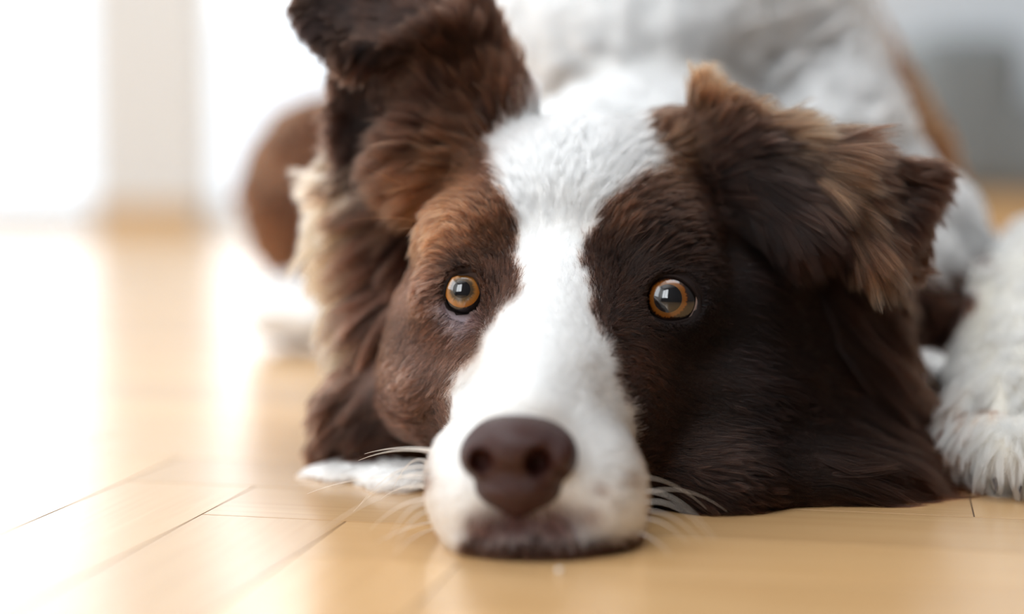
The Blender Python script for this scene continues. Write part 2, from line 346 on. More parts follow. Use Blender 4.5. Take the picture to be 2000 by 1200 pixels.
def surface_nets(Fd, gx, gy, gz):
    ins = Fd < 0; cnt = np.zeros(tuple(s - 1 for s in Fd.shape), np.int8)
    for a in (0, 1):
        for b in (0, 1):
            for c in (0, 1): cnt += ins[a:a + cnt.shape[0], b:b + cnt.shape[1], c:c + cnt.shape[2]]
    I, J, K = np.nonzero((cnt > 0) & (cnt < 8)); n = len(I)
    idx = np.full(cnt.shape, -1, np.int32); idx[I, J, K] = np.arange(n)
    acc = np.zeros((n, 3)); num = np.zeros(n); g = (gx, gy, gz)
    for ax in range(3):
        o1, o2 = [k for k in range(3) if k != ax]
        for a in (0, 1):
            for b in (0, 1):
                p = [I.copy(), J.copy(), K.copy()]; p[o1] += a; p[o2] += b
                q = [x.copy() for x in p]; q[ax] += 1
                f0 = Fd[tuple(p)]; f1 = Fd[tuple(q)]; m = (f0 < 0) != (f1 < 0)
                t = np.where(m, f0 / np.where(m, f0 - f1, 1), 0)
                for k in range(3):
                    x0 = g[k][p[k]]; x1 = g[k][q[k]]; acc[:, k] += np.where(m, x0 + (x1 - x0) * t, 0)
                num += m
    V = acc / num[:, None]; quads = []
    for ax in range(3):
        o1, o2 = [(1, 2), (2, 0), (0, 1)][ax]
        sl0 = [slice(None)] * 3; sl1 = [slice(None)] * 3; sl0[ax] = slice(0, -1); sl1[ax] = slice(1, None)
        a, b = ins[tuple(sl0)], ins[tuple(sl1)]; E = np.stack(np.nonzero(a != b), -1)
        E = E[(E[:, o1] > 0) & (E[:, o2] > 0) & (E[:, o1] < cnt.shape[o1]) & (E[:, o2] < cnt.shape[o2])]
        s = a[E[:, 0], E[:, 1], E[:, 2]]
        c = []
        for (da, db) in ((0, 0), (-1, 0), (-1, -1), (0, -1)):
            e = E.copy(); e[:, o1] += da; e[:, o2] += db; c.append(idx[e[:, 0], e[:, 1], e[:, 2]])
        q = np.stack(c, -1); q[~s] = q[~s][:, ::-1]; quads.append(q)
    Q = np.concatenate(quads); Q = Q[(Q >= 0).all(1)]
    return V, Q, (I, J, K)
def np_mesh(name, V, Q, m, parent=None):
    me = bpy.data.meshes.new(name); n = len(Q)
    me.vertices.add(len(V)); me.vertices.foreach_set('co', (np.asarray(V) * S).astype(np.float32).ravel())
    me.loops.add(n * 4); me.loops.foreach_set('vertex_index', Q.astype(np.int32).ravel())
    me.polygons.add(n); me.polygons.foreach_set('loop_start', np.arange(0, n * 4, 4, dtype=np.int32)); me.polygons.foreach_set('use_smooth', np.ones(n, bool))
    me.update(calc_edges=True); me.validate(); me.materials.append(m)
    return link(name, me, parent)
BV, BQ, (ci, cj, ck) = surface_nets(FLD, GX, GY, GZ)
VT = TAG[ci, cj, ck]

def sample(P):
    """trilinear value of the dog's field at world points"""
    out = []; idx = []
    for k, g in enumerate((GX, GY, GZ)):
        i = np.clip(np.searchsorted(g, P[:, k]) - 1, 0, len(g) - 2); idx.append((i, np.clip((P[:, k] - g[i]) / (g[i + 1] - g[i]), 0, 1)))
    r = 0
    for a in (0, 1):
        for b in (0, 1):
            for c in (0, 1):
                wt = (idx[0][1] if a else 1 - idx[0][1]) * (idx[1][1] if b else 1 - idx[1][1]) * (idx[2][1] if c else 1 - idx[2][1])
                r = r + wt * FLD[idx[0][0] + a, idx[1][0] + b, idx[2][0] + c]
    return r
def skin_depth(u, v, d0=45, d1=75):
    ds = np.arange(d0, d1, .05); P = np.array([at(u, v, d) for d in ds]); f = sample(P); k = np.nonzero(f < 0)[0]
    return ds[k[0]] if len(k) else None

# ------------------------------------------------------------------ coat pattern, some light and shade painted in
def inpoly(u, v, poly):
    r = np.zeros(len(u), bool); n = len(poly)
    for i in range(n):
        x0, y0 = poly[i]; x1, y1 = poly[(i + 1) % n]
        m = ((y0 > v) != (y1 > v)) & (u < (x1 - x0) * (v - y0) / (y1 - y0 + 1e-9) + x0); r ^= m
    return r
BLAZE = [(832, 1130), (832, 980), (842, 870), (872, 790), (908, 715), (952, 650), (992, 600), (1010, 545), (1008, 470), (998, 400), (978, 345), (962, 290), (985, 250), (1030, 222),
         (1040, 150), (1225, 150), (1235, 225), (1270, 262), (1278, 300), (1252, 345), (1200, 395), (1160, 430), (1142, 490), (1148, 560), (1172, 640), (1205, 730), (1236, 820), (1258, 920), (1268, 1010), (1275, 1130)]
WHITE = np.array((.95, .945, .93)); BROWN = np.array((.032, .014, .0085)); TAN = np.array((.42, .22, .11)); DARK = np.array((.030, .013, .009)); CREAM = np.array((.50, .36, .25))
# coat tones: (u, v, radius px, colour, strength, depth below which it applies)
COAT_AND_LIGHT = [(860, 440, 75, (.23, .105, .055), .8, 62), (900, 350, 60, (.15, .065, .03), .6, 62), (812, 560, 50, (.21, .11, .08), .75, 63), (800, 720, 70, (.14, .085, .07), .8, 63),  # left brow and cheek: tan, with their lit side put into the colour
         (975, 460, 40, (.07, .03, .015), .6, 60), (870, 660, 45, (.12, .055, .035), .6, 60), (820, 850, 60, (.05, .022, .014), .6, 63), (900, 528, 30, (.008, .004, .003), .9, 60), (850, 575, 20, (.02, .009, .006), .8, 60), (882, 624, 13, (.34, .29, .33), .75, 60), (906, 634, 15, (.34, .29, .33), .75, 60), (864, 604, 10, (.34, .29, .33), .7, 60), (930, 628, 13, (.20, .13, .13), .6, 60),  # shadow above the left eye painted dark; lilac bare skin below it
         (700, 680, 60, (.13, .06, .035), .5, 68), (1290, 310, 55, (.15, .075, .04), .6, 62), (1460, 600, 240, (.005, .003, .0025), .93, 69), (1500, 850, 220, (.006, .0035, .003), .85, 69), (1250, 480, 75, (.010, .005, .0035), .85, 60), (1330, 590, 80, (.008, .004, .003), .8, 60),  # right face: dark coat, with its shaded side painted in near-black
         (1200, 440, 30, (.08, .032, .016), .5, 60), (1240, 720, 40, (.05, .022, .014), .6, 60),
         (740, 230, 65, (.006, .005, .005), .95, 74), (620, 50, 85, (.006, .004, .003), .95, 74), (700, 10, 90, (.007, .004, .003), .93, 74), (790, 40, 80, (.010, .005, .004), .85, 74), (870, 110, 90, (.012, .006, .004), .7, 74), (830, 220, 70, (.016, .007, .005), .5, 74), (740, 330, 45, (.010, .005, .004), .85, 70), (950, 190, 60, (.07, .03, .015), .5, 66),  # left ear painted near-black for its backlit shade
         (1490, 340, 90, (.007, .0035, .003), .85, 62), (1760, 400, 60, (.010, .005, .004), .6, 62), (1520, 265, 32, (.24, .14, .08), .6, 61.5), (1470, 215, 36, (.22, .12, .065), .6, 61.5), (1600, 330, 30, (.22, .125, .07), .55, 61), (1650, 400, 26, (.19, .11, .065), .5, 60.5), (1690, 470, 26, (.19, .10, .055), .6, 60.5),
         (1380, 190, 40, (.18, .09, .045), .7, 63), (1450, 320, 60, (.010, .006, .005), .7, 62), (1820, 870, 50, (.08, .028, .012), .7, 70), (1740, 640, 60, (.06, .022, .011), .5, 70), (1800, 960, 60, (.09, .03, .012), .6, 70)]
def coat(P, tag, jit=True):
    u, v, d = proj(P); n = len(u)
    if jit: u = u + RNG.normal(0, 5, n); v = v + RNG.normal(0, 7, n)
    uu = u + 7 * np.sin(v / 19.) + 5 * np.sin(v / 7.3 + u / 31.)
    col = np.tile(BROWN, (n, 1)) * 1.0
    for (su, sv, sr, c, st, dm) in COAT_AND_LIGHT:
        wt = st * np.exp(-((u - su) ** 2 + (v - sv) ** 2) / sr ** 2) * (d < dm); col = col * (1 - wt[:, None]) + np.array(c) * wt[:, None]
    sd = ((tag == 7) | (tag == 8))[:, None] * .85; col = col * (1 - sd) + np.where((tag == 8)[:, None], np.array((.11, .045, .022)), np.array((.26, .11, .045))) * sd
    white = inpoly(uu, v, BLAZE) & (d < 69)
    white &= ~((v > 780) & (d > 53.2) & ((u > 1205) | (u < 885)))
    white |= (tag == 6) | (tag == 9) | (tag == 10) | (tag == 11)
    # white collar against the brown saddle
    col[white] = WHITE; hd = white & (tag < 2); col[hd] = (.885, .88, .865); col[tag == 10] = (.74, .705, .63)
    # freckles and bare lips on the muzzle
    for (su, sv, sr, c, st) in ((1172, 958, 15, (.30, .17, .12), .8), (1232, 938, 20, (.26, .16, .10), .85), (1205, 990, 14, (.4, .28, .2), .5), (1150, 1010, 26, (.25, .15, .11), .7),
                                (1005, 1020, 60, (.075, .018, .012), .97), (940, 1030, 42, (.10, .028, .02), .95), (1085, 1025, 56, (.10, .03, .02), .95), (960, 1080, 60, (.10, .055, .045), .85), (1070, 1080, 60, (.09, .05, .04), .85), (1180, 1090, 70, (.13, .08, .06), .75)):
        wt = (st * np.exp(-(((u - su) ** 2 + (v - sv) ** 2 * 1.4) / sr ** 2) ** 1.5) * ((tag == 1) & (d < 53)))[:, None]; col = col * (1 - wt) + np.array(c) * wt
    # dark underside fringe of the lips
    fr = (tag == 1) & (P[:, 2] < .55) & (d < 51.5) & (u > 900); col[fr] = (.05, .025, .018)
    # brown patch low on the chest beside the leg, pale rim of the ruff
    ch = (tag == 6) & (P[:, 2] < 6.8) & (u > 1500); col[ch] = BROWN * .8
    rf = (tag == 4) & (v < 660) ; wt = np.clip((735 - u) / 70, 0, .9) * rf; wt = wt[:, None]; col = col * (1 - wt) + CREAM * wt
    yel = (tag == 10) * np.exp(-((u - 1930) ** 2 / 900 + (v - 600) ** 2 / 8000)) * .5 + (tag == 9) * (P[:, 2] < 1.2) * .6  # yellow stain on the foreleg; olive shadow painted low on the hind foot
    col = col * (1 - yel[:, None]) + np.array((.42, .34, .18)) * yel[:, None]
    return np.clip(col, .004, .95)

dog = link('dog', None); dog['category'] = 'dog'
dog['label'] = 'brown and white long-haired dog lying with its chin on the parquet, gazing at the camera'
dog.location = (.03, .75, 0)
m_skin = mat('skin', (.5, .3, .2), .8, .2)
av = nd(m_skin, 'ShaderNodeVertexColor'); av.layer_name = 'coat'; ln(m_skin, av.outputs[0], m_skin.node_tree.nodes['Principled BSDF'].inputs['Base Color'])
off = np.array([3.0, 75.0, 0])
body = np_mesh('body', BV - off, BQ, m_skin, dog)
ca = body.data.color_attributes.new('coat', 'FLOAT_COLOR', 'POINT')
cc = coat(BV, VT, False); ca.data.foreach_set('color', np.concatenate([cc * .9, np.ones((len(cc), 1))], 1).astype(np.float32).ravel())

# ------------------------------------------------------------------ fur
VN = np.zeros(len(BV) * 3, np.float32); body.data.vertices.foreach_get('normal', VN); VN = VN.reshape(-1, 3)
TR = np.concatenate([BQ[:, [0, 1, 2]], BQ[:, [0, 2, 3]]]); A, B, D = BV[TR[:, 0]], BV[TR[:, 1]], BV[TR[:, 2]]
TA = np.linalg.norm(np.cross(B - A, D - A), axis=1) / 2; TT = VT[TR[:, 0]]; TC = (A + B + D) / 3; TN = VN[TR[:, 0]]
tu, tv, td = proj(TC); view = TC - CAM; view /= np.linalg.norm(view, axis=1)[:, None]; facing = -(view * TN).sum(1)
inframe = (tu > -150) & (tu < 2150) & (tv > -150) & (tv < 1300)

# guides: (u, v, dx, dy, length cm, lift deg); image directions, y down
G = {
 'muzzle': [(1000, 780, 0, -1, .35, 25), (930, 800, -.5, -.8, .4, 25), (1100, 790, .4, -.9, .4, 25), (1070, 650, 0, -1, .5, 22), (860, 880, -1, .1, .45, 25), (850, 1000, -1, .4, .5, 25),
   (930, 1040, -.3, 1, .4, 20), (1010, 1060, 0, 1, .35, 20), (1100, 1050, .2, 1, .4, 20), (1200, 900, 1, .1, .45, 22), (1230, 1020, .9, .5, .5, 22), (1180, 760, .9, -.2, .5, 22), (880, 720, -.8, .5, .5, 20), (1050, 1000, .3, 1, .3, 20)],
 'head': [(1060, 640, 0, -1, .5, 18), (1080, 480, .02, -1, .6, 16), (1100, 330, 0, -1, .8, 18), (1110, 240, 0, -1, 1.2, 20), (870, 680, -.7, .7, .55, 12), (780, 750, -1, .3, .7, 14), (820, 650, -.9, .6, .5, 10),
   (985, 560, -.2, -1, .6, 18), (990, 430, -.35, -.95, .7, 20), (960, 320, -.75, -.6, .9, 22), (930, 470, -.5, -.6, .6, 18), (860, 420, -.9, .35, .8, 16), (800, 500, -.85, .5, .8, 15), (840, 330, -1, .1, 1.6, 20), (820, 400, -1, .3, 1.2, 18), (900, 260, -.9, -.4, 1.4, 22), (1000, 240, -.5, -.8, 1.1, 25),
   (1135, 500, .1, -1, .6, 20), (1160, 600, .6, -.6, .6, 22), (1180, 690, .95, -.1, .6, 22), (1215, 800, .95, .25, .6, 20), (1190, 410, .6, -.75, .8, 20), (1240, 430, .8, -.6, .8, 20), (1290, 330, .9, -.42, 1.1, 22), (1300, 410, .95, -.25, 1.0, 18), (1260, 250, .6, -.75, 1.1, 26),
   (1400, 330, 1, 0, 1.3, 18), (1450, 450, .95, .35, 1.1, 14), (1400, 640, .95, .3, .7, 12), (1300, 660, .9, .35, .5, 12), (1450, 800, .95, .3, 1.0, 14), (1300, 850, 1, .15, .7, 14), (1350, 950, .95, .3, .9, 14), (760, 850, -1, .2, 1.2, 16)],
 'ear_left': [(1030, 150, .15, -1, 1.9, 34), (1060, 200, .5, -.8, 1.9, 34), (980, 110, -.1, -1, 1.7, 28), (940, 170, -.35, -.9, 1.5, 22), (900, 90, -.5, -.85, 1.2, 20), (860, 30, -.6, -.6, 1.0, 18), (760, 40, -.9, -.15, .9, 18), (650, 20, -.9, .1, .7, 20), (620, 80, -.5, .8, .6, 20), (700, 100, -.5, .8, .8, 18),
   (860, 200, -.7, -.6, 1.9, 26), (820, 300, -.95, .1, 2.2, 26), (830, 370, -.9, .4, 2.0, 18), (900, 280, -.9, -.35, 1.4, 20), (720, 200, .2, 1, .6, 15), (670, 230, -.8, .3, 1.2, 25), (700, 330, -.6, .8, 1.6, 22), (1000, 230, -.2, -.9, 1.4, 30)],
 'ear_right': [(1375, 190, -.1, -1, 1.6, 42), (1420, 190, .5, -.7, 1.0, 30), (1410, 230, .7, -.5, 1.2, 26), (1470, 230, .95, .15, 1.8, 16), (1540, 215, .9, -.2, 1.2, 24), (1560, 290, .88, .45, 2.6, 14), (1620, 380, .6, .8, 2.4, 12), (1500, 350, .8, .5, 1.8, 12), (1680, 480, .5, .9, 1.8, 12),
   (1600, 450, .7, .75, 1.6, 12), (1700, 320, .95, .1, 1.4, 22), (1780, 350, .9, .2, 1.2, 24), (1820, 420, .6, .8, 1.0, 24), (1770, 450, .3, .95, 1.3, 18), (1760, 510, .5, .9, 1.5, 20), (1720, 400, .6, .7, 1.2, 14)],
 'ruff_left': [(650, 330, -.95, -.1, 2.4, 26), (640, 430, -.9, .25, 2.6, 24), (650, 520, -.8, .6, 2.6, 22), (690, 600, -.6, .8, 2.6, 18), (740, 640, -.35, .95, 2.6, 14), (780, 420, -.9, .35, 1.8, 16), (790, 540, -.6, .8, 2.0, 12), (740, 760, -.7, .6, 1.6, 16), (660, 830, -.7, .7, 1.8, 16), (740, 880, -.9, .35, 1.6, 12), (790, 680, -.5, .9, 1.6, 12)],
 'ruff_right': [(1450, 560, .8, .55, 1.4, 12), (1600, 600, .75, .7, 2.2, 14), (1700, 620, .6, .85, 3.0, 18), (1560, 760, .85, .5, 2.0, 12), (1680, 780, .65, .8, 3.0, 15), (1720, 880, .8, .6, 3.0, 14), (1500, 900, .98, .2, 1.6, 10), (1420, 960, .98, .15, 1.3, 8), (1640, 940, .98, .2, 2.6, 10), (1550, 980, 1, .05, 1.6, 6)],
}
TAGG = {0: 'head', 1: 'muzzle', 2: 'ear_left', 3: 'ear_right', 4: 'ruff_left', 5: 'ruff_right'}
# tag -> (object name, hairs per cm2, root radius cm, points, clump spacing cm, clump strength)
FUR = {1: ('muzzle_fur', 1000, .0055, 4, .12, .25), 0: ('head_fur', 1500, .0052, 5, .13, .35), 2: ('ear_fur', 1300, .0055, 7, .22, .5), 3: ('ear_fur', 1400, .0052, 7, .20, .5),
       4: ('ruff_fur', 800, .0065, 7, .45, .72), 5: ('ruff_fur', 800, .0062, 7, .30, .6), 6: ('neck_fur', 330, .012, 6, .7, .2), 7: ('back_fur', 45, .022, 5, 1.2, .5),
       8: ('haunch_fur', 60, .022, 5, 1.2, .5), 9: ('foot_fur', 60, .02, 4, .5, .4), 10: ('foreleg_fur', 420, .009, 6, .38, .75), 11: ('paw_fur', 160, .012, 5, .5, .5)}
MS = {1: .06, 0: .065, 2: .09, 3: .085, 4: .12, 5: .10, 6: .3, 7: .5, 8: .5, 9: .25, 10: .12, 11: .2}
m_fur = bpy.data.materials.new('fur'); m_fur.use_nodes = True
nt = m_fur.node_tree; nt.nodes.clear(); o_ = nt.nodes.new('ShaderNodeOutputMaterial'); hb = nt.nodes.new('ShaderNodeBsdfHairPrincipled')
hb.model = 'CHIANG'; hb.parametrization = 'COLOR'; at_ = nt.nodes.new('ShaderNodeAttribute'); at_.attribute_name = 'coat'
hb.inputs['Roughness'].default_value = .38; hb.inputs['Radial Roughness'].default_value = .5; hb.inputs['IOR'].default_value = 1.25; hb.inputs['Coat'].default_value = 0
nt.links.new(at_.outputs['Color'], hb.inputs['Color']); nt.links.new(hb.outputs[0], o_.inputs[0])

def unit(a): return a / (np.linalg.norm(a, axis=-1, keepdims=True) + 1e-9)
def guides(P, N, tag):
    n = len(P); u, v, d = proj(P)
    if tag in TAGG:
        g = np.array(G[TAGG[tag]], float); w_ = 1 / (((u[:, None] - g[:, 0]) ** 2 + (v[:, None] - g[:, 1]) ** 2) + 60) ** 1.6
        w_ /= w_.sum(1, keepdims=True); gd = g[:, 2:4] / np.linalg.norm(g[:, 2:4], axis=1, keepdims=True)
        dd = w_ @ gd; L = w_ @ g[:, 4]; lift = w_ @ g[:, 5]
        T3 = dd[:, :1] * AX - dd[:, 1:2] * AU
        T3 = T3 + AF * .25
    else:
        base = {6: (.15, .75, .15), 7: (.1, .8, -.3), 8: (-.2, .2, -.9), 9: (0, -.6, -.5), 10: (-.05, -.35, -.9), 11: (-.3, -.5, -.2)}[tag]
        T3 = np.tile(np.array(base), (n, 1)); L = np.full(n, {6: 1.6, 7: 1.2, 8: 1.5, 9: .7, 10: 1.3, 11: .8}[tag]); lift = np.full(n, {6: 26, 7: 20, 8: 20, 9: 15, 10: 16, 11: 15}[tag])
        if tag == 6:
            lo = np.clip((9 - P[:, 2]) / 4, 0, 1)[:, None]; T3 = T3 * (1 - lo) + np.array((.35, -.1, -.9)) * lo
    T3 = T3 - N * (T3 * N).sum(1, keepdims=True)
    return unit(T3), L, np.radians(lift)
fur_objs = {}
def make_fur(tag):
    name, dens, rad, K, cs, cst = FUR[tag]
    sel = np.nonzero((TT == tag) & (TC[:, 2] > .12))[0]
    wgt = TA[sel] * np.where(facing[sel] > -.15, 1, .22) * np.where(inframe[sel], 1, .12)
    if tag in (6, 7): wgt = wgt * np.where(td[sel] > 100, .6, 1)
    tot = wgt.sum(); n = int(tot * dens); 
    if n < 10: return
    f = sel[RNG.choice(len(sel), n, p=wgt / tot)]
    r1 = np.sqrt(RNG.random((n, 1))); r2 = RNG.random((n, 1))
    P = A[f] * (1 - r1) + B[f] * (r1 * (1 - r2)) + D[f] * (r1 * r2)
    N = unit(VN[TR[f, 0]] * (1 - r1) + VN[TR[f, 1]] * (r1 * (1 - r2)) + VN[TR[f, 2]] * (r1 * r2))
    u, v, d = proj(P); ok = np.ones(n, bool)
    for e in EYES.values():
        q = np.sqrt(((u - e['pc'][0]) / (e['hw'][0] * 1.17)) ** 2 + ((v - e['pc'][1]) / (e['hw'][1] * 1.17)) ** 2); ok &= (q > 1) | (d > 60)
    if tag == 1:      # bare nose leather and lip edge
        ok &= ~((((u - 1012) / 108) ** 2 + ((v - 900) / 96) ** 2 < 1) & (d < 50.5))
        thin = (((u - 1005) / 90) ** 2 + ((v - 1035) / 35) ** 2 < 1) & (RNG.random(n) < .6); ok &= ~thin
    P, N = P[ok], N[ok]; n = len(P)
    T_, L, lift = guides(P, N, tag)
    u, v, d = proj(P)
    for e in EYES.values():
        q = np.sqrt(((u - e['pc'][0]) / e['hw'][0]) ** 2 + ((v - e['pc'][1]) / e['hw'][1]) ** 2)
        near = np.clip((q - 1.1) / .8, 0, 1); L = np.where(d < 60, L * (.28 + .72 * near), L); lift = np.where(d < 60, lift * (.4 + .6 * near), lift)
    # clumps
    nc = max(4, int(tot / cs ** 2)); ci_ = RNG.choice(n, min(nc, n), replace=False)
    kd = KDTree(len(ci_))
    for k, i in enumerate(ci_): kd.insert(P[i], k)
    kd.balance(); find = kd.find
    cid = np.fromiter((find(p)[1] for p in P.tolist()), np.int64, n)
    crand = RNG.normal(0, 1, (len(ci_), 4)); cr = crand[cid]
    ja = cr[:, :1] * .16 + RNG.normal(0, .10, (n, 1)); side = np.cross(N, T_)
    T2 = unit(T_ + side * ja); lift = lift * (1 + .25 * cr[:, 1] + RNG.normal(0, .2, n)).clip(.2, 2)
    L = L * (1 + .12 * cr[:, 2] + RNG.normal(0, .14, n)).clip(.3, 1.6)
    s = np.linspace(0, 1, K)[None, :, None]
    cl, sl = np.cos(lift)[:, None, None], np.sin(lift)[:, None, None]
    pos = P[:, None] - N[:, None] * .03 + L[:, None, None] * (s * (T2[:, None] * cl + N[:, None] * sl) - s ** 2 * .45 * sl * N[:, None])
    pos[..., 2] -= (L[:, None] ** 1.3 * s[0, :, 0][None] ** 2 * .05)
    wav = RNG.normal(0, 1, (n, 1, 1)) * np.sin(s * 4 + RNG.random((n, 1, 1)) * 6) * side[:, None] * .02 * L[:, None, None]
    pos = pos + wav * s
    ctip = pos[ci_][cid]
    k = (cst * s ** 1.3 * (1 - .15 * RNG.random((n, 1, 1)))); pos = pos * (1 - k) + (ctip + (P - P[ci_][cid])[:, None] * .12) * k
    pos[..., 2] = np.maximum(pos[..., 2], .02 + .03 * RNG.random((n, 1)))
    nm = int(tot / MS[tag] ** 2); mi = RNG.choice(n, min(nm, n), replace=False); kd = KDTree(len(mi))
    for k_, i in enumerate(mi): kd.insert(P[i], k_)
    kd.balance(); find = kd.find; mid_ = np.fromiter((find(p)[1] for p in P.tolist()), np.int64, n)
    mr_ = RNG.normal(0, 1, (len(mi), 1))[mid_]
    k = .75 * s ** .8 * (1 - .3 * RNG.random((n, 1, 1))); pos = pos * (1 - k) + pos[mi][mid_] * k
    # keep the strands above the skin
    if tag <= 5 or tag == 10:
        q = pos[:, 1:].reshape(-1, 3); fv = sample(q); need = .02 + .05 * RNG.random(len(q)) ; bad = np.nonzero(fv < need)[0]
        for _ in range(2):
            if not len(bad): break
            qq = q[bad]; f0 = sample(qq); g_ = np.stack([sample(qq + np.eye(3)[a] * .12) - f0 for a in range(3)], 1); g_ = unit(g_)
            q[bad] = qq + g_ * np.clip(need[bad] - f0, 0, 1.2)[:, None]
        pos[:, 1:] = q.reshape(n, K - 1, 3); pos[..., 2] = np.maximum(pos[..., 2], .02)
    # colour
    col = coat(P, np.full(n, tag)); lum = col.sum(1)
    br = (lum < 1.3)[:, None]
    var = np.exp(.24 * cr[:, 3:4] + .38 * mr_ + .15 * RNG.normal(0, 1, (n, 1))); col = np.where(br, col * var, col * np.exp(-.05 * np.abs(mr_)))
    tint = np.where(br, 1, 0) * np.clip(.35 + .5 * RNG.random((n, 1)), 0, 1)
    tipc = np.clip(col * np.array((2.1, 1.95, 1.8)), 0, .9)
    ct = col[:, None] * (1 - tint[:, None] * s ** 2) + tipc[:, None] * (tint[:, None] * s ** 2)
    ct = np.clip(ct, .003, .93)
    h = bpy.data.hair_curves.new(name); h.add_curves([K] * n)
    ids = h.attributes.get('position') or h.attributes.new('position', 'FLOAT_VECTOR', 'POINT')
    ids.data.foreach_set('vector', ((pos - off) * S).astype(np.float32).ravel())
    ra = h.attributes.get('radius') or h.attributes.new('radius', 'FLOAT', 'POINT')
    prof = np.array([1, 1, .92, .8, .62, .4, .12])[np.linspace(0, 6, K).astype(int)]
    rr = rad * (.75 + .5 * RNG.random((n, 1))) * prof[None]; ra.data.foreach_set('value', (rr * S).astype(np.float32).ravel())
    ac = h.attributes.new('coat', 'FLOAT_COLOR', 'POINT')
    ac.data.foreach_set('color', np.concatenate([ct, np.ones((n, K, 1))], 2).astype(np.float32).ravel())
    h.materials.append(m_fur)
    o = link(name, h, dog); o['kind'] = 'stuff'; fur_objs[tag] = o; print('fur', name, n)
for t in FUR: make_fur(t)

# ------------------------------------------------------------------ eyes
def cr_loop(P, n=48):
    P = np.array(P, float); m = len(P); out = []
    for k in range(n):
        x = k / n * m; i = int(x); t = x - i; p = [P[(i + j) % m] for j in (-1, 0, 1, 2)]
        out.append(.5 * (2 * p[1] + (p[2] - p[0]) * t + (2 * p[0] - 5 * p[1] + 4 * p[2] - p[3]) * t * t + (3 * p[1] - p[0] - 3 * p[2] + p[3]) * t ** 3))
    return np.array(out)
m_sclera = mat('sclera', (.62, .47, .42), .12, .5, 1)
m_pupil = mat('pupil', (.004, .004, .005), .05, .5, 1)
m_limbus = mat('limbus', (.008, .006, .006), .08, .5, 1)
m_iris = mat('amber_iris', (.4, .15, .03), .12, .5, 1)
p = m_iris.node_tree.nodes['Principled BSDF']
tc = nd(m_iris, 'ShaderNodeTexCoord'); gr = nd(m_iris, 'ShaderNodeVectorMath', operation='LENGTH'); sx = nd(m_iris, 'ShaderNodeSeparateXYZ'); cx = nd(m_iris, 'ShaderNodeCombineXYZ')
ln(m_iris, tc.outputs['Object'], sx.inputs[0]); ln(m_iris, sx.outputs[0], cx.inputs[0]); ln(m_iris, sx.outputs[1], cx.inputs[1]); ln(m_iris, cx.outputs[0], gr.inputs[0])
nz = nd(m_iris, 'ShaderNodeTexNoise'); nz.inputs['Scale'].default_value = 9; nv = nd(m_iris, 'ShaderNodeVectorMath', operation='NORMALIZE'); ln(m_iris, cx.outputs[0], nv.inputs[0]); ln(m_iris, nv.outputs[0], nz.inputs['Vector']); nz.inputs['Detail'].default_value = 6
mr = nd(m_iris, 'ShaderNodeMapRange'); mr.inputs['From Min'].default_value = .0022; mr.inputs['From Max'].default_value = .0066; ln(m_iris, gr.outputs['Value'], mr.inputs[0])
ad = nd(m_iris, 'ShaderNodeMath', operation='MULTIPLY_ADD'); ad.inputs[1].default_value = .35; ln(m_iris, nz.outputs[0], ad.inputs[0]); sb = nd(m_iris, 'ShaderNodeMath', operation='SUBTRACT'); sb.inputs[1].default_value = .17
ln(m_iris, mr.outputs[0], ad.inputs[2]); ln(m_iris, ad.outputs[0], sb.inputs[0])
rp = nd(m_iris, 'ShaderNodeValToRGB'); e = rp.color_ramp.elements; e[0].position = 0; e[0].color = (.07, .045, .025, 1); e[1].position = 1; e[1].color = (.03, .012, .006, 1)
for pos_, c_ in ((.3, (.05, .032, .016, 1)), (.5, (.30, .13, .03, 1)), (.8, (.40, .135, .018, 1)), (.9, (.08, .026, .007, 1))): x = e.new(pos_); x.color = c_
ln(m_iris, sb.outputs[0], rp.inputs[0]); ln(m_iris, rp.outputs[0], p.inputs['Base Color'])
m_iris_shaded = m_iris.copy(); m_iris_shaded.name = 'shaded_amber_iris'  # same iris, with the right eye's shade put into the colour
for x in m_iris_shaded.node_tree.nodes:
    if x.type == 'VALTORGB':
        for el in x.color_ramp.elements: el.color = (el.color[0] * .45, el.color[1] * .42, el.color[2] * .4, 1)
m_lid = mat('eyelid_skin', (.012, .006, .005), .6, .15)
n_ = nd(m_lid, 'ShaderNodeTexNoise'); n_.inputs['Scale'].default_value = 900; b_ = nd(m_lid, 'ShaderNodeBump'); b_.inputs['Strength'].default_value = .35; b_.inputs['Distance'].default_value = .0003
ln(m_lid, n_.outputs[0], b_.inputs['Height']); ln(m_lid, b_.outputs[0], m_lid.node_tree.nodes['Principled BSDF'].inputs['Normal'])

